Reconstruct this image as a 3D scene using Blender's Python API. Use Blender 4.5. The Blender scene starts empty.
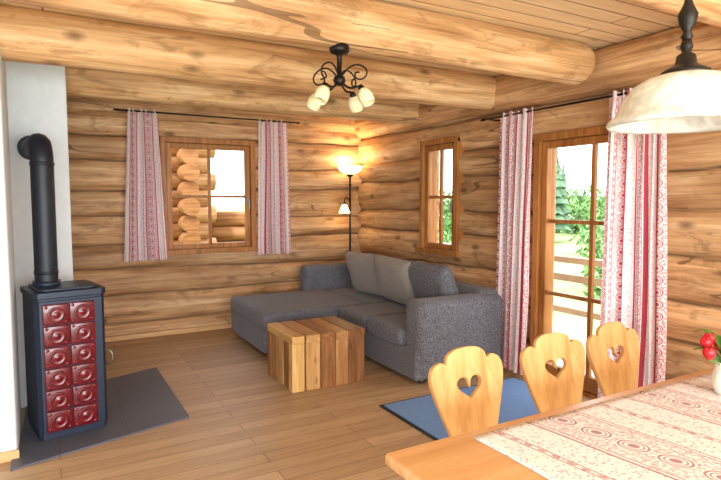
import bpy, math, random
from mathutils import Vector, Matrix, noise
random.seed(4)
S=bpy.context.scene
COL=S.collection
def L(r,g,b,a=1):
    f=lambda c:(c/255/12.92) if c/255<=0.04045 else ((c/255+0.055)/1.055)**2.4
    return (f(r),f(g),f(b),a)
# ------------------------------------------------------------ node helpers
class NT:
    def __init__(s,name):
        s.m=bpy.data.materials.new(name); s.m.use_nodes=True
        s.t=s.m.node_tree; s.b=s.t.nodes['Principled BSDF']; s.out=s.t.nodes['Material Output']
    def n(s,typ,**k):
        x=s.t.nodes.new(typ)
        for a,v in k.items(): setattr(x,a,v)
        return x
    def l(s,a,b): s.t.links.new(a,b)
    def setin(s,sock,v):
        if isinstance(v,bpy.types.NodeSocket): s.l(v,sock)
        else: sock.default_value=v
    def m_(s,op,a,b=0.0,c=0.0):
        x=s.n('ShaderNodeMath',operation=op)
        s.setin(x.inputs[0],a); s.setin(x.inputs[1],b); s.setin(x.inputs[2],c)
        return x.outputs[0]
    def mix(s,f,a,b,bt='MIX'):
        x=s.n('ShaderNodeMix',data_type='RGBA',blend_type=bt)
        s.setin(x.inputs[0],f); s.setin(x.inputs[6],a); s.setin(x.inputs[7],b)
        return x.outputs[2]
    def ramp(s,f,stops):
        x=s.n('ShaderNodeValToRGB'); s.l(f,x.inputs[0])
        e=x.color_ramp.elements
        e[0].position,e[0].color=stops[0]; e[1].position,e[1].color=stops[-1]
        for p,c in stops[1:-1]:
            k=e.new(p); k.color=c
        return x.outputs[0]
    def coords(s,kind='Object',scale=(1,1,1),add=None):
        tc=s.n('ShaderNodeTexCoord'); v=tc.outputs[kind]
        if add is not None:
            va=s.n('ShaderNodeVectorMath',operation='ADD'); s.l(v,va.inputs[0]); s.l(add,va.inputs[1]); v=va.outputs[0]
        mp=s.n('ShaderNodeMapping'); mp.inputs['Scale'].default_value=scale
        s.l(v,mp.inputs[0]); return mp.outputs[0]
    def noise(s,vec,scale,detail=4,rough=.5,dist=0):
        x=s.n('ShaderNodeTexNoise'); s.l(vec,x.inputs['Vector'])
        x.inputs['Scale'].default_value=scale; x.inputs['Detail'].default_value=detail
        x.inputs['Roughness'].default_value=rough; x.inputs['Distortion'].default_value=dist
        return x.outputs[0]
    def vor(s,vec,scale):
        x=s.n('ShaderNodeTexVoronoi'); s.l(vec,x.inputs['Vector']); x.inputs['Scale'].default_value=scale
        return x.outputs['Distance']
    def bump(s,h,st=.2,d=.02):
        x=s.n('ShaderNodeBump'); x.inputs['Strength'].default_value=st; x.inputs['Distance'].default_value=d
        s.l(h,x.inputs['Height']); s.l(x.outputs[0],s.b.inputs['Normal'])

def plain(name,col,rough=.5,metal=0,bump=0,var=.06,scale=30,emis=None,estr=0,spec=None):
    t=NT(name); v=t.coords(); nz=t.noise(v,scale,3)
    lo=tuple(c*(1-var*2) for c in col[:3])+(1,); hi=tuple(min(1,c*(1+var*2)) for c in col[:3])+(1,)
    t.l(t.ramp(nz,[(.3,lo),(.7,hi)]),t.b.inputs['Base Color'])
    t.b.inputs['Roughness'].default_value=rough; t.b.inputs['Metallic'].default_value=metal
    if spec is not None: t.b.inputs['Specular IOR Level'].default_value=spec
    if bump: t.bump(nz,bump,.005)
    if emis: t.b.inputs['Emission Color'].default_value=emis; t.b.inputs['Emission Strength'].default_value=estr
    return t.m

def wood(name,dark,mid,light,axis='X',fine=1.0,knots=.0,attr=False,rough=.5,bump=.15,groove=None):
    t=NT(name); al=.5*fine; ac=7*fine
    sc={'X':(al,ac,ac),'Y':(ac,al,ac),'Z':(ac,ac,al)}[axis]
    add=None
    if attr:
        at=t.n('ShaderNodeAttribute',attribute_name='logdat'); sep=t.n('ShaderNodeSeparateColor'); t.l(at.outputs['Color'],sep.inputs[0])
        sv=t.n('ShaderNodeVectorMath',operation='SCALE'); sv.inputs['Scale'].default_value=9.0
        cb=t.n('ShaderNodeCombineXYZ'); 
        for i in range(3): t.l(sep.outputs[0],cb.inputs[i])
        t.l(cb.outputs[0],sv.inputs[0]); add=sv.outputs[0]
    v=t.coords('Object',sc,add)
    g=t.noise(v,2.2,7,.62,.4)
    c=t.ramp(g,[(.28,dark),(.5,mid),(.72,light)])
    if attr:
        # scraped-bark flecks: short dark strokes lying along the log, plus fine grain lines
        v2=t.coords('Object',tuple(k*.8 if k>1 else k*4.5 for k in sc),add)
        pat=t.noise(v2,1.5,5,.65,.9)
        c=t.mix(t.m_('MULTIPLY',t.ramp(pat,[(.54,(0,0,0,1)),(.66,(1,1,1,1))]),.52),c,tuple(k*.72 for k in dark[:3])+(1,))
        v3=t.coords('Object',tuple(k*8 if k>1 else k*1.5 for k in sc),add)
        fg=t.noise(v3,1.2,3,.6)
        c=t.mix(.4,c,t.ramp(fg,[(.38,(.55,.5,.44,1)),(.56,(1,1,1,1))]),'MULTIPLY')
        v4=t.coords('Object',tuple(k*.22 if k>1 else k*1.4 for k in sc),add)
        c=t.mix(t.m_('MULTIPLY',t.ramp(t.noise(v4,1.5,3,.5),[(.5,(0,0,0,1)),(.68,(1,1,1,1))]),.42),c,dark)
        # drying cracks
        v5=t.coords('Object',tuple(k*.55 if k>1 else k*.6 for k in sc),add)
        cr=t.m_('ABSOLUTE',t.m_('SUBTRACT',t.noise(v5,1.3,1,.3),.5))
        crk=t.m_('MULTIPLY',t.m_('LESS_THAN',cr,.0045),t.m_('GREATER_THAN',t.noise(v4,2.0,1),.54))
        c=t.mix(t.m_('MULTIPLY',crk,.65),c,tuple(k*.25 for k in dark[:3])+(1,))
    else:
        v2=t.coords('Object',tuple(k*.28 if k>1 else k*1.3 for k in sc),add)
        pat=t.noise(v2,1.6,5,.6,.8)
        c=t.mix(t.m_('MULTIPLY',t.ramp(pat,[(.46,(0,0,0,1)),(.66,(1,1,1,1))]),.45),c,dark)
    if knots:
        ks={'X':(2.2,4.6,4.6),'Y':(4.6,2.2,4.6),'Z':(4.6,4.6,2.2)}[axis]
        vk=t.coords('Object',tuple(k*fine for k in ks),add)
        vd=t.vor(vk,1.0)
        kn=t.ramp(vd,[(.06,(1,1,1,1)),(.18,(0,0,0,1))])
        c=t.mix(t.m_('MULTIPLY',kn,knots),c,tuple(k*.35 for k in dark[:3])+(1,))
    if attr:
        br=t.m_('MULTIPLY_ADD',sep.outputs[0],.40,.80)
        cc=t.n('ShaderNodeCombineColor'); 
        for i in range(3): t.l(br,cc.inputs[i])
        c=t.mix(1.0,c,cc.outputs[0],'MULTIPLY')
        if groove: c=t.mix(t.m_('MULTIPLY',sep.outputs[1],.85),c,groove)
    t.l(c,t.b.inputs['Base Color']); t.b.inputs['Roughness'].default_value=rough
    t.b.inputs['Specular IOR Level'].default_value=.3
    t.bump(g,bump,.02)
    return t.m

def planks(name,c1,c2,mort,w,row,rough,grain=.35,mort_size=.004,kn_s=.55,spec=.5):
    t=NT(name); tc=t.coords()
    b=t.n('ShaderNodeTexBrick'); t.l(tc,b.inputs['Vector'])
    b.offset=.37; b.inputs['Scale'].default_value=1
    b.inputs['Color1'].default_value=c1; b.inputs['Color2'].default_value=c2; b.inputs['Mortar'].default_value=mort
    b.inputs['Mortar Size'].default_value=mort_size; b.inputs['Brick Width'].default_value=w; b.inputs['Row Height'].default_value=row
    b.inputs['Bias'].default_value=-.1
    g=t.noise(t.coords('Object',(1.0,14,14)),2.5,7,.65,.5)
    gg=t.ramp(g,[(.3,(.5,.44,.38,1)),(.6,(1,1,1,1))])
    c=t.mix(grain,b.outputs[0],gg,'MULTIPLY')
    kn=t.ramp(t.vor(t.coords('Object',(2.0,6.5,1)),1.0),[(.04,(1,1,1,1)),(.12,(0,0,0,1))])
    c=t.mix(t.m_('MULTIPLY',kn,kn_s),c,tuple(k*.3 for k in c2[:3])+(1,))
    t.l(c,t.b.inputs['Base Color']); t.b.inputs['Roughness'].default_value=rough
    t.b.inputs['Specular IOR Level'].default_value=spec
    t.bump(g,.06,.01)
    return t.m

def textile(name,transl=.35,P=.40,base=(240,226,222),pink=(226,176,182),red=(176,28,58),dens=1.0,ov=.17,ink=.8,dot=.55,wide=.025,ow=.13):
    t=NT(name); uv=t.n('ShaderNodeTexCoord').outputs['UV']
    sp=t.n('ShaderNodeSeparateXYZ'); t.l(uv,sp.inputs[0]); U,V=sp.outputs[0],sp.outputs[1]
    f=t.m_('FRACT',t.m_('DIVIDE',U,P))
    def band(a,b): return t.m_('MULTIPLY',t.m_('GREATER_THAN',f,a),t.m_('LESS_THAN',f,b))
    mp=t.n('ShaderNodeMapping'); mp.inputs['Scale'].default_value=(70,70,70); t.l(uv,mp.inputs[0])
    dots=t.m_('LESS_THAN',t.vor(mp.outputs[0],1),.30)
    c=t.mix(t.m_('MULTIPLY',dots,dot),L(*base),L(*pink))
    fld=band(.56,.92)
    nz=t.m_('GREATER_THAN',t.noise(mp.outputs[0],1.0,2),.5)
    c=t.mix(t.m_('MULTIPLY',fld,t.m_('MULTIPLY',nz,.42*dens)),c,L(*red))
    vf=t.m_('SUBTRACT',t.m_('FRACT',t.m_('DIVIDE',V,ov)),.5)
    uu=t.m_('DIVIDE',t.m_('SUBTRACT',f,.74),ow); vv=t.m_('DIVIDE',vf,.38)
    r=t.m_('ADD',t.m_('MULTIPLY',uu,uu),t.m_('MULTIPLY',vv,vv))
    inside=t.m_('LESS_THAN',r,1.25); c=t.mix(inside,c,L(*base))
    ring=t.m_('MULTIPLY',t.m_('LESS_THAN',r,1.0),t.m_('GREATER_THAN',r,.70))
    ring2=t.m_('MULTIPLY',t.m_('LESS_THAN',r,.48),t.m_('GREATER_THAN',r,.34))
    core=t.m_('LESS_THAN',r,.14)
    c=t.mix(t.m_('MULTIPLY',t.m_('ADD',t.m_('ADD',ring,ring2),core),ink),c,L(*red))
    for a,b in((.525-wide,.525),(.545,.555),(.925,.935),(.955,.955+wide*.6),(.205,.215),(.245,.255)):
        c=t.mix(t.m_('MULTIPLY',band(a,b),ink),c,L(*red))
    v2=t.m_('SUBTRACT',t.m_('FRACT',t.m_('DIVIDE',V,.05)),.5)
    r2=t.m_('ADD',t.m_('POWER',t.m_('ABSOLUTE',t.m_('DIVIDE',t.m_('SUBTRACT',f,.23),.012)),2),t.m_('POWER',t.m_('ABSOLUTE',t.m_('DIVIDE',v2,.3)),2))
    c=t.mix(t.m_('MULTIPLY',t.m_('LESS_THAN',r2,1),.6),c,L(*red))
    t.l(c,t.b.inputs['Base Color']); t.b.inputs['Roughness'].default_value=.9
    if transl:
        tr=t.n('ShaderNodeBsdfTranslucent'); t.l(c,tr.inputs[0]); ms=t.n('ShaderNodeMixShader'); ms.inputs[0].default_value=transl
        t.l(t.b.outputs[0],ms.inputs[1]); t.l(tr.outputs[0],ms.inputs[2]); t.l(ms.outputs[0],t.out.inputs[0])
    return t.m

# ------------------------------------------------------------ materials
LD,LM,LL=L(148,102,64),L(206,160,114),L(234,198,154)
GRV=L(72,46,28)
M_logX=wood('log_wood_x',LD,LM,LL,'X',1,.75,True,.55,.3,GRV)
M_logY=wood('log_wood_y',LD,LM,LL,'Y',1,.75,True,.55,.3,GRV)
M_beamX=wood('beam_wood_x',L(160,112,68),L(218,172,122),L(242,208,162),'X',1,.75,True,.55,.3,GRV)
M_floor=planks('oak_floor',L(200,168,130),L(172,138,102),L(100,76,56),1.7,.125,.46,.5,mort_size=.0022,kn_s=.3,spec=.6)
M_ceil=planks('ceiling_boards',L(252,226,184),L(242,208,160),L(140,98,60),5.0,.14,.55,.45,mort_size=.005)
M_frame=wood('window_frame_wood',L(128,74,30),L(166,108,54),L(190,130,72),'Z',1.5,.0,False,.4,.05)
M_pine=wood('pine_table',L(192,136,88),L(212,162,112),L(226,180,134),'X',1,.35,False,.3,.04)
M_chair=wood('pine_chair',L(176,124,70),L(206,158,100),L(220,178,124),'Z',1,.3,False,.4,.05)
M_trim=wood('baseboard_wood',L(190,144,94),L(216,172,120),L(230,192,144),'X',1,.0,False,.45,.05)
M_deck=plain('deck_wood',L(220,208,190),.7,var=.1,scale=6)
M_rail=plain('railing_wood',L(150,126,100),.7,var=.1,scale=6)
M_plaster=plain('white_plaster',L(218,222,226),.9,bump=.25,var=.02,scale=14)
M_black=plain('stove_dark_steel',L(34,42,60),.42,.3,var=.05)
M_pipe=plain('stove_pipe_black',L(24,28,38),.5,.2,var=.05)
M_red=NT('red_ceramic_tile'); _n=M_red.noise(M_red.coords(),40,4); M_red.l(M_red.ramp(_n,[(.3,L(72,4,14)),(.7,L(112,8,24))]),M_red.b.inputs['Base Color']); M_red.b.inputs['Roughness'].default_value=.25; M_red.b.inputs['Coat Weight'].default_value=.2; M_red=M_red.m
M_slate=NT('slate_tile'); _b=M_slate.n('ShaderNodeTexBrick'); M_slate.l(M_slate.coords(),_b.inputs['Vector']); _b.offset=0
for k,v in (('Scale',1),('Brick Width',.4),('Row Height',.4),('Mortar Size',.003)): _b.inputs[k].default_value=v
_b.inputs['Color1'].default_value=L(86,88,100); _b.inputs['Color2'].default_value=L(79,82,95); _b.inputs['Mortar'].default_value=L(62,63,72)
M_slate.l(_b.outputs[0],M_slate.b.inputs['Base Color']); M_slate.b.inputs['Roughness'].default_value=.45; M_slate.bump(M_slate.noise(M_slate.coords(),25,4),.2,.005); M_slate=M_slate.m
M_iron=plain('wrought_iron',L(34,28,26),.45,.6)
M_metal=plain('brushed_metal',L(120,116,110),.3,.9)
M_glass=plain('cream_glass',L(222,212,170),.25,var=.03,emis=L(255,240,200),estr=.04)
M_alab=NT('alabaster_glass'); _n=M_alab.noise(M_alab.coords(),9,5,.6,1.5); _c=M_alab.ramp(_n,[(.35,L(176,176,168)),(.6,L(214,212,204))]); M_alab.l(_c,M_alab.b.inputs['Base Color']); M_alab.b.inputs['Roughness'].default_value=.25
M_alab.l(_c,M_alab.b.inputs['Emission Color']); M_alab.b.inputs['Emission Strength'].default_value=.05; M_alab=M_alab.m
M_lampglow=plain('lit_lamp_glass',L(255,236,196),.4,emis=L(255,222,160),estr=4)
def fabric(name,a,b,sc=160):
    t=NT(name); v=t.coords(); n=t.noise(v,sc,3,.7); n2=t.noise(v,6,3)
    c=t.ramp(n,[(.38,a),(.62,b)]); c=t.mix(t.m_('MULTIPLY',n2,.25),c,a)
    t.l(c,t.b.inputs['Base Color']); t.b.inputs['Roughness'].default_value=.95; t.b.inputs['Sheen Weight'].default_value=.15
    t.b.inputs['Specular IOR Level'].default_value=.2; t.bump(n,.7,.005); return t.m
M_sofa=fabric('sofa_fabric',L(62,64,74),L(138,136,142),110)
M_cush=fabric('cushion_fabric',L(120,112,106),L(174,164,156))
M_rug=fabric('blue_mat',L(78,116,172),L(124,164,218))
M_rugedge=plain('mat_rubber',L(30,34,42),.8)
M_curt=textile('curtain_cloth',.4,P=.27,base=(250,240,242),pink=(232,166,180),red=(186,16,54),dens=1.25,ov=.08,ink=.92,dot=.7,wide=.07)
M_cloth=textile('tablecloth_print',0,P=.52,base=(228,224,228),pink=(200,144,162),red=(132,28,60),dens=.8,ov=.125,ink=.72,dot=.8,wide=.02,ow=.075)
M_gr=NT('meadow'); _n=M_gr.noise(M_gr.coords(),.8,6); M_gr.l(M_gr.ramp(_n,[(.3,L(120,150,84)),(.7,L(172,192,126))]),M_gr.b.inputs['Base Color']); M_gr.b.inputs['Roughness'].default_value=1; M_gr=M_gr.m
M_leaf=plain('leaves',L(110,144,84),.6,var=.25,scale=2)  # leaf green lightened so the colour itself carries some haze
M_leafd=plain('conifer_green',L(90,116,90),.8,var=.25,scale=2)
M_bark=plain('bark',L(84,62,44),.9,bump=.5)
M_tulip=plain('tulip_petal',L(204,24,36),.45,var=.15,scale=20)
M_stem=plain('tulip_leaf',L(76,128,50),.5,var=.15)
M_ceramic=plain('white_ceramic',L(230,228,220),.2)

# ------------------------------------------------------------ mesh helpers
def grp(name,loc=(0,0,0),rz=0):
    e=bpy.data.objects.new(name,None); e.location=loc; e.rotation_euler=(0,0,rz); e.empty_display_size=.1; COL.objects.link(e); return e
def rebase(e,loc):
    for c in e.children: c.data.transform(Matrix.Translation(-Vector(loc)))
    e.location=loc
def mk(name,vs,fs,mat,parent=None,smooth=False):
    me=bpy.data.meshes.new(name); me.from_pydata([tuple(v) for v in vs],[],fs); me.update()
    if smooth: me.polygons.foreach_set('use_smooth',[True]*len(me.polygons))
    o=bpy.data.objects.new(name,me); COL.objects.link(o)
    if mat: me.materials.append(mat)
    if parent: o.parent=parent
    return o
def tomesh(o):
    dg=bpy.context.evaluated_depsgraph_get(); dg.update()
    me=bpy.data.meshes.new_from_object(o.evaluated_get(dg)); n=o.name; p=o.parent; mw=o.matrix_basis.copy()
    mats=[m for m in o.data.materials]
    bpy.data.objects.remove(o); q=bpy.data.objects.new(n,me); COL.objects.link(q); q.parent=p; q.matrix_basis=mw
    if not me.materials:
        for m in mats: me.materials.append(m)
    return q
def box(name,a,b,mat,parent=None,bev=.004,seg=2,rot=None,smooth=True):
    x0,y0,z0=a; x1,y1,z1=b
    vs=[Vector(p) for p in ((x0,y0,z0),(x1,y0,z0),(x1,y1,z0),(x0,y1,z0),(x0,y0,z1),(x1,y0,z1),(x1,y1,z1),(x0,y1,z1))]
    if rot:
        c=sum(vs,Vector())/8; vs=[c+rot@(v-c) for v in vs]
    o=mk(name,vs,[(0,3,2,1),(4,5,6,7),(0,1,5,4),(1,2,6,5),(2,3,7,6),(3,0,4,7)],mat,parent)
    if bev:
        m=o.modifiers.new('b','BEVEL'); m.width=bev; m.segments=seg; m.limit_method='ANGLE'
        if seg>2 and smooth: o.data.polygons.foreach_set('use_smooth',[True]*6)
    return o
def cyl(name,p0,p1,r0,r1,mat,parent=None,seg=20):
    p0=Vector(p0);p1=Vector(p1); d=(p1-p0).normalized(); a=d.orthogonal().normalized(); b=d.cross(a)
    vs=[];fs=[]
    for p,r in((p0,r0),(p1,r1)):
        for i in range(seg):
            t=2*math.pi*i/seg; vs.append(p+a*r*math.cos(t)+b*r*math.sin(t))
    for i in range(seg):
        j=(i+1)%seg; fs.append((i,j,seg+j,seg+i))
    fs.append(tuple(range(seg-1,-1,-1))); fs.append(tuple(range(seg,2*seg)))
    o=mk(name,vs,fs,mat,parent)
    for p in o.data.polygons[:seg]: p.use_smooth=True
    return o
def lathe(name,prof,mat,parent=None,loc=(0,0,0),seg=36,mtx=None,smooth=True):
    vs=[];fs=[]
    for r,z in prof:
        for i in range(seg):
            t=2*math.pi*i/seg; v=Vector((r*math.cos(t),r*math.sin(t),z))
            if mtx: v=mtx@v
            vs.append(v+Vector(loc))
    for k in range(len(prof)-1):
        for i in range(seg):
            j=(i+1)%seg; fs.append((k*seg+i,k*seg+j,(k+1)*seg+j,(k+1)*seg+i))
    return mk(name,vs,fs,mat,parent,smooth)
def tube(name,pts,r,mat,parent=None,res=8,nurbs=True):
    cu=bpy.data.curves.new(name,'CURVE'); cu.dimensions='3D'; cu.bevel_depth=r; cu.bevel_resolution=4; cu.use_fill_caps=True; cu.resolution_u=res
    s=cu.splines.new('NURBS' if nurbs else 'POLY'); s.points.add(len(pts)-1)
    for i,p in enumerate(pts): s.points[i].co=(*p,1)
    if nurbs: s.use_endpoint_u=True; s.order_u=min(4,len(pts))
    o=bpy.data.objects.new(name,cu); COL.objects.link(o); cu.materials.append(mat)
    if parent:o.parent=parent
    o=tomesh(o); o.data.polygons.foreach_set('use_smooth',[True]*len(o.data.polygons)); return o
def pillow(name,w,h,t,mat,parent,mtx):
    n=18; vs=[];fs=[]
    for side in(1,-1):
        for i in range(n+1):
            for j in range(n+1):
                u=-1+2*i/n; v=-1+2*j/n
                k=max(0,(1-abs(u)**3.5)*(1-abs(v)**3.5))**.45
                wr=.010*noise.noise(Vector((u*2.5,v*2.5,side*3+w*7)))
                vs.append(mtx@Vector((u*w/2*(1-.03*(1-v*v)*abs(u)),side*(t/2*k)+wr,v*h/2*(1-.04*(1-u*u)*abs(v)))))
    N=(n+1)**2
    for s in(0,1):
        for i in range(n):
            for j in range(n):
                a=s*N+i*(n+1)+j; q=(a,a+1,a+n+2,a+n+1); fs.append(q if s else q[::-1])
    o=mk(name,vs,fs,mat,parent,True)
    import bmesh
    bm=bmesh.new(); bm.from_mesh(o.data); bmesh.ops.remove_doubles(bm,verts=bm.verts,dist=.0015); bm.to_mesh(o.data); bm.free()
    return o
def softbox(name,a,b,mat,parent,bev=.04,puff=.012,rot=None):
    o=box(name,a,b,mat,parent,0,rot=rot)
    m=o.modifiers.new('b','BEVEL'); m.width=bev; m.segments=5; m.limit_method='NONE'
    o=tomesh(o)
    o.data.polygons.foreach_set('use_smooth',[True]*len(o.data.polygons)); 
    m=o.modifiers.new('w','WEIGHTED_NORMAL')
    return o

# ------------------------------------------------------------ room shell
XR,YB,ZC=3.60,6.50,2.65
LH=.292
def log_wall(name,axis,const,sgn,s0,s1,z1,openings,mat,off,seed):
    ss=set(); n=int((s1-s0)/.05)
    for i in range(n+1): ss.add(round(s0+(s1-s0)*i/n,4))
    zs=set(); nz=int(z1/.0125)
    for i in range(nz+1): zs.add(round(z1*i/nz,4))
    for o in openings: ss.update((o[0],o[1])); zs.update((o[2],o[3]))
    ss=sorted(ss); zs=sorted(zs)
    def bound(i,s): return i*LH-off+.032*((-1)**i)*((s-(s0+s1)/2)/((s1-s0)/2))+.034*noise.noise(Vector((s*.6,i*3.7,seed)))+.014*noise.noise(Vector((s*2.6,i*3.7,seed)))
    vs=[];cols=[]
    for s in ss:
        bs=[bound(i,s) for i in range(-1,13)]
        for z in zs:
            k=0
            while k<len(bs)-2 and z>bs[k+1]: k+=1
            t=(z-bs[k])/(bs[k+1]-bs[k]); t=min(1,max(0,t)); q=abs(2*t-1)
            dep=.095*(1-math.sqrt(max(0,1-q**2.4*.99)))
            dep+=.016*noise.noise(Vector((s*.9,k*5.1,seed+z*2)))+.010*noise.noise(Vector((s*4,z*7,seed)))+.01
            p=const+sgn*dep
            vs.append((s,p,z) if axis=='X' else (p,s,z))
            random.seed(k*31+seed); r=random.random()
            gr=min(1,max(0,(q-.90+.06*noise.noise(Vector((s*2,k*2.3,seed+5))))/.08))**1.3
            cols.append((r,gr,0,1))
    fs=[]; nzv=len(zs)
    for i in range(len(ss)-1):
        sc=(ss[i]+ss[i+1])/2
        for j in range(nzv-1):
            zc=(zs[j]+zs[j+1])/2
            if any(o[0]<sc<o[1] and o[2]<zc<o[3] for o in openings): continue
            a=i*nzv+j; fs.append((a,a+1,a+nzv+1,a+nzv))
    o=mk(name,vs,fs,mat,None,True)
    at=o.data.color_attributes.new('logdat','FLOAT_COLOR','POINT')
    for i,c in enumerate(cols): at.data[i].color=c
    return o
WB=(1.10,2.16,.93,2.22)      # back window
WS=(4.43,5.05,.97,2.16)      # small side window
WD=(2.30,3.39,.0,2.06)       # door
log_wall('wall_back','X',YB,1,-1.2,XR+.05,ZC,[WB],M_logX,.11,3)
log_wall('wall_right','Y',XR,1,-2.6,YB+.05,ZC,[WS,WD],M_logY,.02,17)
def skin(name,axis,p,s0,s1,ops):
    g=grp(name); k=0
    def pc(a,b,z0,z1):
        nonlocal k; k+=1
        if axis=='X': box('panel_%d'%k,(a,p,z0),(b,p+.06,z1),M_logX,g,0)
        else: box('panel_%d'%k,(p,a,z0),(p+.06,b,z1),M_logY,g,0)
    cur=s0
    for o in sorted(ops):
        pc(cur,o[0],0,ZC)
        if o[2]>0: pc(o[0],o[1],0,o[2])
        pc(o[0],o[1],o[3],ZC); cur=o[1]
    pc(cur,s1,0,ZC); return g
skin('wall_back_outer','X',YB+.18,-1.2,XR+.24,[WB])
skin('wall_right_outer','Y',XR+.18,-2.6,YB+.18,[WS,WD])
def quad(name,a,b,mat):
    return box(name,a,b,mat,None,0)
quad('floor',(-3.2,-2.6,-.12),(XR+.2,YB+.24,0),M_floor)
quad('ceiling',(-3.2,-2.6,ZC),(XR+.24,YB+.24,ZC+.1),M_ceil)
quad('wall_left',(-3.2,-2.6,0),(-3.1,3.9,ZC),M_plaster)
box('wall_left_plaster',(-3.1,3.76,0),(-.22,4.32,ZC),M_plaster,None,.02,4)
quad('wall_left_rear',(-1.25,4.3,0),(-1.15,YB+.1,ZC),M_plaster)
g=Vector((.94,.34,0)).normalized(); nrm=Vector((-g.y,g.x,0)); p0=Vector((.14,4.80,0))
a=p0; b=p0-g*1.15
vs=[a,b,b+nrm*.09,a+nrm*.09]; vs=[Vector(v) for v in vs]; vs+= [v+Vector((0,0,ZC)) for v in vs]
o=mk('wall_fireplace',vs,[(0,1,2,3),(4,7,6,5),(0,4,5,1),(1,5,6,2),(2,6,7,3),(3,7,4,0)],M_plaster)
m=o.modifiers.new('b','BEVEL'); m.width=.015; m.segments=3
box('baseboard_back',(-1.1,YB-.03,0),(XR,YB+.02,.05),M_trim)
box('baseboard_right',(XR-.03,3.41,0),(XR+.02,YB-.03,.05),M_trim)
box('baseboard_left',(-3.0,3.74,0),(-.21,3.76,.06),M_trim)

def beam(name,axis,c,a,b,r,seed,mat):
    n=int((b-a)/.06); seg=36; vs=[];fs=[];cols=[]
    ends=[(a,.75),(a+.02,.93)]+[(a+.05+(b-a-.1)*i/n,1) for i in range(n+1)]+[(b-.02,.93),(b,.75)]
    for s,k in ends:
        for i in range(seg):
            t=2*math.pi*i/seg
            rr=r*k*(1+.08*noise.noise(Vector((s*.8,math.cos(t)*1.2,math.sin(t)*1.2+seed)))+.04*noise.noise(Vector((s*3.5,math.cos(t)*3,seed+math.sin(t)*3))))*(1+.05*(s-a)/(b-a))
            u,w=rr*math.cos(t),rr*math.sin(t)
            vs.append((s,c[0]+u,c[1]+w) if axis=='X' else (c[0]+u,s,c[1]+w))
    N=len(ends)
    for k in range(N-1):
        for i in range(seg):
            j=(i+1)%seg; fs.append((k*seg+i,k*seg+j,(k+1)*seg+j,(k+1)*seg+i))
    fs.append(tuple(range(seg))); fs.append(tuple((N-1)*seg+i for i in range(seg)))
    o=mk(name,vs,fs,mat,None,True)
    random.seed(seed); r0=random.random()
    at=o.data.color_attributes.new('logdat','FLOAT_COLOR','POINT')
    for i in range(len(vs)): at.data[i].color=(.5+r0*.5,0,0,1)
    return o
for i,(y,rr,xe) in enumerate(((1.50,.145,XR-.02),(2.80,.142,XR-.20),(3.94,.150,XR-.02),(5.10,.14,XR-.02))):
    beam('ceiling_beam' if i==0 else 'ceiling_beam.%03d'%i,'X',(y,2.505),-3.0,xe,rr,11+i*7,M_beamX)
beam('ceiling_beam_side','Y',(XR+.04,2.50),-2.5,YB,.15,77,M_logY)
beam('ceiling_beam_back','X',(YB+.02,2.54),-1.0,XR,.13,91,M_logX)

# ------------------------------------------------------------ windows / door
def window(name,axis,c,s0,s1,z0,z1,cols,rows,handle=None,door=False):
    g=grp(name); 
    def b(n,sa,sb,za,zb,d0,d1,bev=.004,mat=M_frame):
        if axis=='X': return box(n,(sa,c+d0,za),(sb,c+d1,zb),mat,g,bev)
        return box(n,(c+d0,sa,za),(c+d1,sb,zb),mat,g,bev)
    F=.045; Sx=.06
    b('casing_l',s0-.015,s0+F,z0,z1,-.02,.18); b('casing_r',s1-F,s1+.015,z0,z1,-.02,.18)
    b('casing_top',s0-.015,s1+.015,z1-F,z1+.015,-.022,.18)
    if not door: b('sill',s0-.05,s1+.05,z0-.02,z0+.035,-.05,.24)
    else: b('threshold',s0,s1,0,.03,-.01,.24)
    a0,a1,c0,c1=s0+F+.002,s1-F-.002,z0+(.035 if not door else .03),z1-F-.002
    b('sash_l',a0,a0+Sx,c0,c1,.01,.065,.008); b('sash_r',a1-Sx,a1,c0,c1,.01,.065,.008)
    b('sash_top',a0+Sx,a1-Sx,c1-Sx,c1,.01,.065,.008); bh=Sx if not door else .12
    b('sash_bottom',a0+Sx,a1-Sx,c0,c0+bh,.01,.065,.008)
    ga,gb,gc,gd=a0+Sx,a1-Sx,c0+bh,c1-Sx
    for i in range(1,cols): 
        x=ga+(gb-ga)*i/cols; b('muntin_v%d'%i,x-.017,x+.017,gc,gd,.02,.055,.004)
    for i in range(1,rows):
        z=gc+(gd-gc)*i/rows; b('muntin_h%d'%i,ga,gb,z-.016,z+.016,.021,.054,.004)
    if handle:
        s,z=handle
        b('handle_plate',s-.012,s+.012,z-.05,z+.05,-.0,.012,.003,M_metal); b('handle_lever',s-.010,s+.010,z-.10,z+.01,-.035,-.02,.004,M_metal)
    ctr=((s0+s1)/2,c+.05,(z0+z1)/2) if axis=='X' else (c+.05,(s0+s1)/2,(z0+z1)/2)
    rebase(g,ctr); return g
window('window_1','X',YB,*WB,2,2,handle=(2.09,1.52))
window('window_2','Y',XR,*WS,2,2,handle=(4.50,1.5))
window('door_1','Y',XR,*WD,2,3,handle=(2.40,1.05),door=True)

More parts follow.
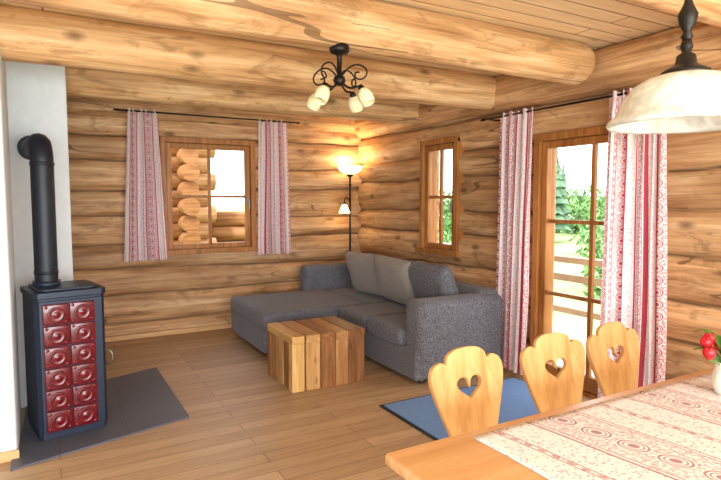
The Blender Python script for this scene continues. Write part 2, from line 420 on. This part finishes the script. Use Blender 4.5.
# ------------------------------------------------------------ curtains
def curtain(name,axis,c,top,bot,z0,z1,folds,amp,seed,cw):
    n=folds*14; mrow=36; vs=[];uvs=[];fs=[]
    for j in range(mrow+1):
        v=j/mrow; z=z0+(z1-z0)*v
        e=1-v; a=bot[0]+(top[0]-bot[0])*v**1.0; b=bot[1]+(top[1]-bot[1])*v
        for i in range(n+1):
            u=i/n
            ph=u*folds*2*math.pi+.8*noise.noise(Vector((u*3,v*1.3,seed)))*1.5
            am=amp*(.75+.5*e)*(1+.5*noise.noise(Vector((u*5,v*2,seed+9))))
            s=a+(b-a)*u+.012*math.sin(ph*.5+seed)+.02*e*noise.noise(Vector((u*2,v*2,seed+4)))
            d=-am*math.sin(ph)
            if v>.965: d*=.6
            zz=z+(.012*noise.noise(Vector((u*6,0,seed))) if j==0 else 0)+(.012*math.sin(ph*1) if j==mrow else 0)
            vs.append((s,c+d,zz) if axis=='X' else (c+d,s,zz)); uvs.append((u*cw+seed*.07,z))
    W=n+1
    for j in range(mrow):
        for i in range(n): fs.append((j*W+i,j*W+i+1,(j+1)*W+i+1,(j+1)*W+i))
    o=mk(name,vs,fs,M_curt,None,True)
    ul=o.data.uv_layers.new(name='UVMap')
    for lp in o.data.loops: ul.data[lp.index].uv=uvs[lp.vertex_index]
    return o
curtain('curtain','X',6.40,(.74,1.06),(.66,1.13),.87,2.50,5,.022,1,.60)
curtain('curtain.001','X',6.40,(2.20,2.54),(2.17,2.58),.87,2.50,5,.022,4,.60)
curtain('curtain.002','Y',3.49,(3.32,3.73),(3.37,3.74),.035,2.28,5,.025,2,.60)
curtain('curtain.003','Y',3.49,(2.20,2.62),(2.15,2.64),.035,2.28,7,.030,6,.85)
def rod(name,axis,c,s0,s1,z):
    g=grp(name); P=(lambda s,d,zz:(s,c+d,zz)) if axis=='X' else (lambda s,d,zz:(c+d,s,zz))
    cyl('bar',P(s0,0,z),P(s1,0,z),.009,.009,M_iron,g,12)
    for k,s,sg in(('a',s0,-1),('b',s1,1)):
        cyl('finial_'+k,P(s,0,z),P(s+sg*.05,0,z),.016,.006,M_iron,g,12)
    for k,s in(('a',s0+.08),('b',s1-.08)):
        cyl('bracket_'+k,P(s,0,z-.01),P(s,.13,z-.01),.007,.007,M_iron,g,8)
    rebase(g,P((s0+s1)/2,0,z))
rod('curtain_rod','X',6.40,.66,2.68,2.475)
rod('curtain_rod.001','Y',3.49,2.02,3.93,2.26)

# ------------------------------------------------------------ stove + hearth
hs=[(-.25,3.60),(.80,3.90),(.79,5.22),(.12,4.97),(.15,4.80),(-.21,4.67),(-.21,3.755),(-.25,3.735)]
vs=[(x,y,0) for x,y in hs]+[(x,y,.012) for x,y in hs]; n=len(hs)
mk('hearth_slab',vs,[tuple(range(n-1,-1,-1)),tuple(range(n,2*n))]+[(i,(i+1)%n,n+(i+1)%n,n+i) for i in range(n)],M_slate)
SC=(.055,4.15); SA=math.radians(11)
st=grp('wood_stove',(SC[0],SC[1],.012),SA)
W,D=.205,.20
def prism(name,pts,z0,z1,mat,parent,bev=.004):
    n=len(pts); vs=[(x,y,z0) for x,y in pts]+[(x,y,z1) for x,y in pts]
    o=mk(name,vs,[tuple(range(n-1,-1,-1)),tuple(range(n,2*n))]+[(i,(i+1)%n,n+(i+1)%n,n+i) for i in range(n)],mat,parent)
    if bev: m=o.modifiers.new('b','BEVEL'); m.width=bev; m.segments=2
    return o
def foot(w,d,ch): return [(-w+ch,-d),(w-ch,-d),(w,-d+ch),(w,d),(-w,d),(-w,-d+ch)]
prism('plinth',foot(W-.006,D-.006,.02),0,.03,M_black,st)
prism('body',foot(W,D,.025),.03,.90,M_black,st)
prism('top_plate',foot(W+.010,D+.010,.03),.90,.94,M_black,st)
prism('top_rim',foot(W-.03,D-.03,.03),.94,.955,M_black,st)
box('door_panel',(-W+.022,-D-.012,.045),(W-.022,-D+.005,.885),M_black,st,.004)
tw=.148; th=.131
for c in range(2):
    for r in range(6):
        x0=-tw-.002+c*(tw+.004)-.016; z0=.055+r*(th+.005)
        box('tile_%d_%d'%(c,r),(x0,-D-.026,z0),(x0+tw,-D-.010,z0+th),M_red,st,.007,3)
        mm=Matrix.Rotation(math.radians(90),3,'X')
        cx,cz=x0+tw/2,z0+th/2
        lathe('tile_ring_%d_%d'%(c,r),[(.045,0),(.049,.004),(.044,.008),(.037,.005),(.030,.003),(.019,.005),(.012,.009),(.0001,.010)],M_red,st,(cx,-D-.025,cz),20,mm)
        for k,(ax,az) in enumerate(((-1,-1),(1,-1),(1,1),(-1,1))):
            lathe('tile_stud_%d_%d_%d'%(c,r,k),[(.011,0),(.008,.004),(.0001,.005)],M_red,st,(cx+ax*.055,-D-.025,cz+az*.049),10,mm)
tube('door_handle',[(W-.006,-D+.02,.42),(W+.03,-D-.01,.42),(W+.035,-D-.012,.47),(W+.03,-D-.01,.52),(W-.006,-D+.02,.52)],.007,M_metal,st)
px,py=-.085,.05
cyl('flue_collar',(px,py,.945),(px,py,.985),.085,.082,M_black,st,32)
wl=Matrix.Rotation(-SA,3,'Z')@(Vector((-.11,4.72,0))-Vector((SC[0],SC[1],0)))
dv=(Vector((wl.x,wl.y,0))-Vector((px,py,0))); dv.normalize()
pts=[(px,py,.95),(px,py,1.3),(px,py,1.76)]
for k in range(1,9):
    t=math.pi/2*k/8; pts.append((px+dv.x*.13*(1-math.cos(t)),py+dv.y*.13*(1-math.cos(t)),1.76+.13*math.sin(t)))
pts.append((wl.x,wl.y,1.89))
tube('flue_pipe',pts,.070,M_pipe,st,nurbs=False)
for z in(1.03,1.74): cyl('flue_joint_%d'%int(z*10),(px,py,z),(px,py,z+.02),.0725,.0725,M_pipe,st,32)
cyl('wall_rosette',(wl.x-dv.x*.04,wl.y-dv.y*.04,1.89),(wl.x-dv.x*.025,wl.y-dv.y*.025,1.89),.088,.088,M_pipe,st,32)

# ------------------------------------------------------------ sofa
sf=grp('corner_sofa')
X0,X1=1.74,3.50; Y0=3.62
softbox('base_chaise',(X0,5.02,.045),(3.2,6.12,.30),M_sofa,sf,.03)
softbox('base_main',(2.55,Y0+.02,.045),(X1,6.2,.30),M_sofa,sf,.03)
softbox('seat_chaise',(X0-.01,5.00,.285),(2.90,6.14,.445),M_sofa,sf,.05)
softbox('seat_1',(2.52,3.84,.285),(3.28,4.42,.445),M_sofa,sf,.05)
softbox('seat_2',(2.52,4.42,.285),(3.28,5.00,.445),M_sofa,sf,.05)
softbox('seat_corner',(2.88,4.99,.285),(3.28,6.14,.443),M_sofa,sf,.05)
softbox('back_right',(3.26,Y0+.05,.10),(X1,6.28,.74),M_sofa,sf,.07)
softbox('back_rear',(2.64,6.08,.10),(3.42,6.30,.74),M_sofa,sf,.07)
softbox('arm',(2.57,Y0,.045),(X1,Y0+.24,.70),M_sofa,sf,.07)
def cm(x,y,z,tilt,yaw=0,roll=0): 
    return Matrix.Translation((x,y,z))@Matrix.Rotation(yaw,4,'Z')@Matrix.Rotation(math.radians(90),4,'Z')@Matrix.Rotation(tilt,4,'X')@Matrix.Rotation(roll,4,'Y')
for i,(y,rl,yw) in enumerate(((5.42,.02,.10),(4.78,-.03,0),(4.18,.03,-.05))):
    pillow('cushion_%d'%(i+1),.68,.52,.21,M_cush if i<2 else M_sofa,sf,cm(3.13-.02*(i==1),y,.695,-.32,yw,rl))
for i,(x,y) in enumerate(((1.84,5.10),(1.84,6.04),(2.66,3.72),(3.42,3.72),(3.42,6.2),(2.66,5.10))):
    cyl('foot_%d'%i,(x,y,0),(x,y,.05),.022,.028,M_metal,sf,14)
rebase(sf,(2.75,5.0,0))

# ------------------------------------------------------------ coffee table
ct=grp('coffee_table')
tones=[(L(184,138,80),L(212,170,106),L(226,190,132)),(L(104,66,38),L(146,98,60),L(174,126,84)),(L(156,110,64),L(188,142,90),L(212,170,116)),
       (L(94,60,36),L(134,90,56),L(164,116,74)),(L(138,94,54),L(174,126,78),L(198,152,102))]
TM=[wood('block_wood_%d'%i,a,b,c,'Z',2,.5,False,.35,.06) for i,(a,b,c) in enumerate(tones)]
TY=[wood('block_top_%d'%i,a,b,c,'Y',2,.5,False,.35,.06) for i,(a,b,c) in enumerate(tones)]
xs=[1.62,1.74,1.87,2.00,2.12,2.28]; idx=[0,2,1,4,3]; random.seed(2)
for i in range(5):
    gp=.003 if i!=0 else .012
    a,b=xs[i]+.002,xs[i+1]-gp; k=idx[i]; j=random.uniform(-.006,.006)
    box('front_block_%d'%i,(a,4.00+j,0),(b,4.08,.387),TM[k],ct,.004)
    box('back_block_%d'%i,(a,4.50,0),(b,4.57+j,.387),TM[(k+1)%5],ct,.004)
    box('top_block_%d'%i,(a,3.995+j,.388),(b,4.575+j,.45),TY[k],ct,.005)
ys=[4.085,4.22,4.36,4.495]
for i in range(3):
    box('left_block_%d'%i,(1.63,ys[i]+.003,0),(1.70,ys[i+1]-.003,.385),TM[(1,2,4)[i]],ct,.005)
    box('right_block_%d'%i,(2.20,ys[i]+.003,0),(2.27,ys[i+1]-.003,.385),TM[(i*2)%5],ct,.005)
rebase(ct,(1.95,4.3,0))

# ------------------------------------------------------------ mat
mt=grp('door_mat')
box('border',(2.08,2.66,0),(3.44,3.44,.008),M_rugedge,mt,.003); box('pile',(2.105,2.685,.006),(3.415,3.415,.014),M_rug,mt,.003)
rebase(mt,(2.76,3.02,0))

# ------------------------------------------------------------ dining table
dt=grp('dining_table')
o=box('top',(.87,.52,.71),(3.15,1.41,.75),M_pine,dt,.012,3)
for i in range(4): box('apron_%d'%i,*[((1.0,.60,.61),(3.05,.625,.71)),((1.0,1.305,.61),(3.05,1.33,.71)),((1.0,.60,.61),(1.025,1.33,.71)),((3.02,.60,.61),(3.045,1.33,.71))][i],M_pine,dt,.003)
for i,(x,y) in enumerate(((1.0,.62),(1.0,1.24),(2.97,.62),(2.97,1.24))): box('leg_%d'%i,(x,y,0),(x+.075,y+.075,.71),M_pine,dt,.006)
rebase(dt,(2.0,.96,0))
nx,ny=60,26; vs=[];uv=[];fs=[]
for i in range(nx+1):
    for j in range(ny+1):
        x=1.18+(2.98-1.18)*i/nx; y=.60+(1.36-.60)*j/ny
        z=.7535+.002*max(0,noise.noise(Vector((x*5,y*5,2))))
        vs.append((x+.006*noise.noise(Vector((y*4,1,1))),y+.006*noise.noise(Vector((x*4,7,1))),z)); uv.append((x-1.32+.12*y,y))
for i in range(nx):
    for j in range(ny): a=i*(ny+1)+j; fs.append((a,a+ny+1,a+ny+2,a+1))
tc=mk('table_runner',vs,fs,M_cloth,None,True); ul=tc.data.uv_layers.new(name='UVMap')
for lp in tc.data.loops: ul.data[lp.index].uv=uv[lp.vertex_index]
m=tc.modifiers.new('s','SOLIDIFY'); m.thickness=.0015; m.offset=-1

# ------------------------------------------------------------ chairs
def heart(cx,cz,w,h):
    pts=[]
    for i in range(40):
        t=2*math.pi*i/40
        pts.append((cx+w/2*math.sin(t)**3, cz+h/2*(13*math.cos(t)-5*math.cos(2*t)-2*math.cos(3*t)-math.cos(4*t)+2)/15))
    return pts
def spl(pts,steps=6):
    out=[];n=len(pts)
    for i in range(n):
        p0,p1,p2,p3=[Vector(pts[(i+k)%n]) for k in(-1,0,1,2)]
        for s in range(steps):
            t=s/steps
            out.append(.5*((2*p1)+(-p0+p2)*t+(2*p0-5*p1+4*p2-p3)*t*t+(-p0+3*p1-3*p2+p3)*t**3))
    return out
half=[(.0,.436),(.06,.431),(.100,.410),(.116,.378),(.148,.388),(.186,.370),(.202,.332),(.196,.28),(.178,.22),(.148,.14),(.115,.05),(.105,-.02)]
outl=half+[(-x,z) for x,z in reversed(half[1:])]
def chair(name,loc,rz):
    g=grp(name,loc,rz)
    cu=bpy.data.curves.new('backrest','CURVE'); cu.dimensions='2D'; cu.fill_mode='BOTH'; cu.extrude=.009; cu.bevel_depth=.004; cu.bevel_resolution=2
    for pts in (spl(outl),[Vector(p) for p in heart(0,.265,.150,.115)]):
        s=cu.splines.new('POLY'); s.points.add(len(pts)-1); s.use_cyclic_u=True
        for i,p in enumerate(pts): s.points[i].co=(p[0],p[1],0,1)
    o=bpy.data.objects.new('backrest',cu); COL.objects.link(o); cu.materials.append(M_chair); o=tomesh(o); o.parent=g
    o.data.transform(Matrix.Translation((0,.0,.455))@Matrix.Rotation(math.radians(90-12),4,'X'))
    ss=[(-.20,-.38),(.20,-.38),(.21,-.30),(.19,-.02),(.15,.03),(-.15,.03),(-.19,-.02),(-.21,-.30)]
    prism('seat',ss,.43,.46,M_chair,g,.008)
    for i,(x,y,dx,dy) in enumerate(((-.13,-.30,-.05,-.05),(.13,-.30,.05,-.05),(-.12,-.04,-.05,.06),(.12,-.04,.05,.06))):
        cyl('leg_%d'%i,(x,y,.43),(x+dx,y+dy,0),.022,.016,M_chair,g,14)
    for k,y in(('a',-.30),('b',-.04)): box('cleat_'+k,(-.16,y-.03,.405),(.16,y+.03,.43),M_chair,g,.004)
    return g
chair('dining_chair',(1.56,1.77,0),.04); chair('dining_chair.001',(2.09,1.77,0),-.03); chair('dining_chair.002',(2.55,1.78,0),.03)

# ------------------------------------------------------------ pendant over table
pl=grp('pendant_lamp',(1.69,1.01,.02))
sh=[(.055,1.885),(.075,1.882),(.11,1.872),(.145,1.85),(.168,1.815),(.180,1.785),(.195,1.762),(.212,1.748),(.216,1.738),(.210,1.730),(.204,1.738),(.188,1.755),(.174,1.782),(.160,1.812),(.138,1.842),(.105,1.864),(.05,1.876)]
lathe('shade',sh,M_alab,pl,seg=64)
lathe('cap',[(.0001,1.99),(.014,1.985),(.018,1.965),(.012,1.95),(.026,1.94),(.030,1.915),(.045,1.905),(.068,1.892),(.070,1.882),(.0001,1.878)],M_iron,pl,seg=32)
lathe('turned_stem',[(.006,2.14),(.016,2.135),(.020,2.12),(.010,2.105),(.014,2.09),(.028,2.06),(.022,2.03),(.010,2.01),(.018,1.995),(.010,1.985)],M_iron,pl,seg=24)
tube('loop',[(0,0,2.13),(.03,0,2.15),(.035,0,2.19),(0,0,2.215),(-.035,0,2.19),(-.03,0,2.15),(0,0,2.13)],.005,M_iron,pl)
cyl('rod',(0,0,2.21),(0,0,2.60),.006,.006,M_iron,pl,10)
lathe('canopy',[(.055,2.628),(.052,2.61),(.02,2.59),(.0001,2.588)],M_iron,pl)
lathe('bulb',[(.0001,1.79),(.02,1.795),(.03,1.82),(.022,1.85),(.014,1.88)],M_ceramic,pl,seg=20)

# ------------------------------------------------------------ ceiling spot fixture
cl=grp('ceiling_lamp',(1.42,2.78,.01))
lathe('canopy',[(.0001,2.37),(.055,2.37),(.055,2.335),(.045,2.322),(.02,2.315),(.014,2.30),(.014,2.20),(.03,2.195),(.034,2.17),(.022,2.15),(.0001,2.145)],M_iron,cl,seg=28)
for i in range(4):
    a=math.radians(30+90*i); R=Matrix.Rotation(a,3,'Z')
    tr=lambda l:[R@Vector(p) for p in l]
    tube('arm_%d'%i,tr([(.01,0,2.19),(.05,.01,2.25),(.12,.01,2.26),(.19,0,2.21),(.16,0,2.16),(.10,-.01,2.17),(.11,-.02,2.21),(.14,-.02,2.20)]),.0045,M_iron,cl)
    tube('arm_low_%d'%i,tr([(.01,0,2.17),(.05,0,2.13),(.09,0,2.12),(.130,0,2.14),(.142,0,2.115)]),.006,M_iron,cl)
    tilt=Matrix.Rotation(a,3,'Z')@Matrix.Rotation(math.radians(-30),3,'Y')
    base=R@Vector((.138,0,2.125))
    lathe('socket_%d'%i,[(.0001,.012),(.014,.01),(.018,-.01),(.016,-.022)],M_iron,cl,base,18,tilt)
    lathe('shade_%d'%i,[(.014,-.012),(.030,-.022),(.039,-.045),(.041,-.07),(.037,-.095),(.033,-.105),(.030,-.10),(.034,-.07),(.030,-.04),(.012,-.02)],M_glass,cl,base,24,tilt)

# ------------------------------------------------------------ floor lamp
fl=grp('floor_lamp',(3.41,6.38,0))
lathe('base',[(.0001,0),(.10,0),(.10,.015),(.06,.03),(.015,.045)],M_iron,fl)
cyl('pole',(0,0,.03),(0,0,1.86),.013,.013,M_iron,fl,14)
lathe('collar',[(.011,1.70),(.02,1.72),(.011,1.74)],M_iron,fl)
lathe('cup',[(.0001,1.82),(.03,1.83),(.05,1.86),(.02,1.87)],M_iron,fl)
lathe('shade',[(.03,1.86),(.06,1.865),(.11,1.885),(.145,1.92),(.165,1.965),(.160,1.965),(.138,1.925),(.10,1.893),(.03,1.872)],M_lampglow,fl,seg=40)
tube('side_arm',[(0,0,1.45),(-.03,-.02,1.56),(-.09,-.05,1.58),(-.12,-.07,1.53),(-.12,-.07,1.48)],.006,M_iron,fl)
lathe('side_shade',[(.015,1.48),(.035,1.46),(.055,1.41),(.075,1.36),(.070,1.36),(.05,1.41),(.03,1.45)],M_lampglow,fl,(-.12,-.07,0),28)
lathe('side_cap',[(.0001,1.50),(.018,1.495),(.02,1.475)],M_iron,fl,(-.12,-.07,0))
def plight(name,loc,e,col,r=.04):
    l=bpy.data.lights.new(name,'POINT'); l.energy=e; l.color=col; l.shadow_soft_size=r
    o=bpy.data.objects.new(name,l); o.location=loc; COL.objects.link(o); return o
plight('floor_lamp_bulb',(3.41,6.38,1.99),10,(1,.77,.45))
plight('floor_lamp_side_bulb',(3.29,6.31,1.34),2,(1,.76,.46),.03)

# ------------------------------------------------------------ tulips
vz=grp('tulip_vase',(2.33,1.17,.756))
lathe('vase',[(.0001,0),(.045,0),(.055,.03),(.058,.07),(.045,.11),(.050,.13),(.046,.13),(.040,.11),(.0001,.10)],M_ceramic,vz)
random.seed(8)
for i in range(9):
    a=2*math.pi*i/9+random.random()*.5; R=.06+.05*random.random(); h=.14+.07*random.random()
    tip=Vector((R*math.cos(a),R*math.sin(a),h))
    tube('stem_%d'%i,[(0,0,.09),(tip.x*.3,tip.y*.3,.12),tip],.003,M_stem,vz,4)
    for k in range(6):
        b=2*math.pi*k/6; vs=[];fs=[]
        for u in range(6):
            t=u/5; w=.016*math.sin(math.pi*(t*.85+.08)); r=.004+.020*math.sin(math.pi*(t*.8+.05))
            for q in(-1,0,1):
                bb=b+q*w/max(r,.008)*.9; vs.append(tip+Vector((r*math.cos(bb),r*math.sin(bb),t*.05)))
        for u in range(5):
            for q in range(2): x=u*3+q; fs.append((x,x+1,x+4,x+3))
        mk('petal_%d_%d'%(i,k),vs,fs,M_tulip,vz,True)
for i in range(9):
    a=2*math.pi*i/9+.3; vs=[];fs=[]; R=.10+.05*random.random(); h=.08+.08*random.random()
    for u in range(9):
        t=u/8; w=.020*math.sin(math.pi*min(1,t*.93+.07))+.001
        c=Vector((math.cos(a),math.sin(a),0))*(R*t**1.3)+Vector((0,0,.09+h*math.sin(t*2.0)))
        sd=Vector((-math.sin(a),math.cos(a),0))*w
        vs+= [c-sd,c+Vector((0,0,-.004)),c+sd]
    for u in range(8):
        for q in range(2): x=u*3+q; fs.append((x,x+1,x+4,x+3))
    mk('leaf_%d'%i,vs,fs,M_stem,vz,True)

# ------------------------------------------------------------ outdoors
nx=50; vs=[];fs=[]
for i in range(nx+1):
    for j in range(nx+1):
        x=-30+150*i/nx; y=-30+150*j/nx; dd=max(0,math.hypot(x-3,y-4)-10)
        z=-.6+ .012*dd*(1+.4*noise.noise(Vector((x*.03,y*.03,1))))+ .3*noise.noise(Vector((x*.1,y*.1,5)))*min(1,dd/5)
        vs.append((x,y,z))
for i in range(nx):
    for j in range(nx): a=i*(nx+1)+j; fs.append((a,a+nx+1,a+nx+2,a+1))
mk('meadow_ground',vs,fs,M_gr,None,True)
box('balcony_deck',(XR+.25,-1,-.14),(5.35,8.2,-.03),M_deck,None)
rl=grp('balcony_railing')
for i in range(5): 
    y=-.8+2.2*i; box('post_%d'%i,(5.22,y,-.03),(5.31,y+.09,.84),M_rail,rl)
box('handrail',(5.19,-1,.80),(5.34,8.2,.87),M_rail,rl)
box('rail_mid',(5.24,-1,.58),(5.28,8.2,.66),M_rail,rl); box('rail_low',(5.24,-1,.20),(5.28,8.2,.27),M_rail,rl)
rebase(rl,(5.26,3,0))
def bush(name,loc,rx,rz,n,mat,size=.16,trunk=0):
    g=grp(name,loc); vs=[];fs=[]
    for i in range(n):
        d=Vector((random.gauss(0,1),random.gauss(0,1),random.gauss(0,1))).normalized()
        k=(.55+.45*random.random())*(1+.3*noise.noise(d*2+Vector(loc)))
        p=Vector((d.x*rx*k,d.y*rx*k,trunk+rz+d.z*rz*k)); a=Vector((random.gauss(0,1),random.gauss(0,1),random.gauss(0,1))).normalized(); b=a.orthogonal().normalized()
        c=a.cross(b); s=size*(.6+.8*random.random()); q=len(vs)
        vs+=[p-b*s,p-c*s*.4,p+b*s,p+c*s*.4]; fs.append((q,q+1,q+2,q+3))
    mk('foliage',vs,fs,mat,g)
    cyl('trunk',(0,0,-.5),(0,0,trunk+rz),.10*rx,.04*rx,M_bark,g,10)
def conifer(name,loc,h,r):
    g=grp(name,loc); cyl('trunk',(0,0,-.6),(0,0,h*.9),r*.08,.02,M_bark,g,8); vs=[];fs=[]
    for k in range(10):
        t=k/10; z0=h*(.1+.86*t); rr=r*(1-t)*1.0+.05; seg=18; q=len(vs); vs.append((0,0,z0+h*.16))
        for i in range(seg):
            a=2*math.pi*i/seg; q2=rr*(1 if i%2 else .7)*(.85+.3*random.random()); vs.append((q2*math.cos(a),q2*math.sin(a),z0-(.04*h*random.random())))
        for i in range(seg): fs.append((q,q+1+i,q+1+(i+1)%seg))
    mk('branches',vs,fs,M_leafd,g)
random.seed(12)
bush('leafy_bush',(12.5,8.8,-.6),1.2,1.0,1500,M_leaf,.10)
bush('leafy_bush.001',(9.5,11.0,-.6),1.2,.75,1400,M_leaf,.12)
bush('leafy_bush.002',(10.5,7.2,-.6),1.0,.6,1200,M_leaf,.10)
bush('leafy_tree',(18,12.2,-.5),1.5,1.35,1800,M_leaf,.14,.2)
bush('leafy_tree.001',(15,18.5,-.4),1.7,1.1,1800,M_leaf,.16,.1)
bush('leafy_tree.002',(25,20.5,-.4),2.4,1.2,1800,M_leaf,.18,.1)
bush('leafy_tree.003',(25,14.5,-.4),2.4,1.2,1800,M_leaf,.18,.1)
cn=[(20.5,18.2,4.6),(31,29,4.2),(35,25,4.0),(38,35,5),(42,30,4.2),(28,38,4.5),(24,33,4),(44,38,5)]
for i,(x,y,h) in enumerate(cn): conifer('conifer_tree' if i==0 else 'conifer_tree.%03d'%i,(x,y,-.4+.012*max(0,math.hypot(x-3,y-4)-10)),h,h*.2)
lh=grp('neighbour_log_house')
M_out=wood('weathered_log',L(124,78,44),L(172,122,76),L(200,154,108),'X',1,.5,False,.6,.2)
M_end=wood('log_end_grain',L(112,68,36),L(160,108,64),L(186,138,90),'X',3,.0,False,.6,.1)
for k in range(12):
    z=.0+k*.26
    cyl('wall_log_%d'%k,(-1.5,9.0,z),(2.20+(.12 if k%2 else 0),9.0,z),.135,.14,M_out,lh,20)
    cyl('cross_log_%d'%k,(1.86,8.62-(.06 if k%2 else 0),z+.13),(1.86,12,z+.13),.135,.135,M_end,lh,20)
for k in range(6):
    cyl('low_log_%d'%k,(2.3,9.6,-.1+k*.26),(6,9.6,-.1+k*.26),.135,.135,M_out,lh,18)
rebase(lh,(1.9,9,0))

# ------------------------------------------------------------ light
w=bpy.data.worlds.new('sky'); S.world=w; w.use_nodes=True
bg=w.node_tree.nodes['Background']; bg.inputs[0].default_value=(.90,.955,1,1); bg.inputs[1].default_value=4.9
def area(name,loc,rot,sx,sy,e,col=(1,1,1)):
    l=bpy.data.lights.new(name,'AREA'); l.shape='RECTANGLE'; l.size=sx; l.size_y=sy; l.energy=e; l.color=col
    o=bpy.data.objects.new(name,l); o.location=loc; o.rotation_euler=rot; COL.objects.link(o); return o
area('rear_fill_light',(.2,-2.5,1.2),(math.radians(112),0,0),5.5,2.0,430,(.88,.94,1))  # added fill light at the open rear, tilted up to brighten the ceiling
sl=bpy.data.lights.new('sun','SUN'); sl.energy=3; sl.angle=.02; sl.color=(1,.97,.92)
so=bpy.data.objects.new('sun',sl); COL.objects.link(so); so.rotation_euler=Vector((.45,.55,-1.0)).to_track_quat('-Z','Y').to_euler()

# ------------------------------------------------------------ camera
cd=bpy.data.cameras.new('camera'); cd.sensor_width=36; cd.lens=554/721*36; cd.clip_start=.05; cd.clip_end=400
cam=bpy.data.objects.new('camera',cd); COL.objects.link(cam)
cam.location=(0,0,1.525); cam.rotation_euler=(math.radians(90-4.1),0,math.radians(-29.2))
S.camera=cam
S.view_settings.view_transform='Standard'; S.view_settings.exposure=0
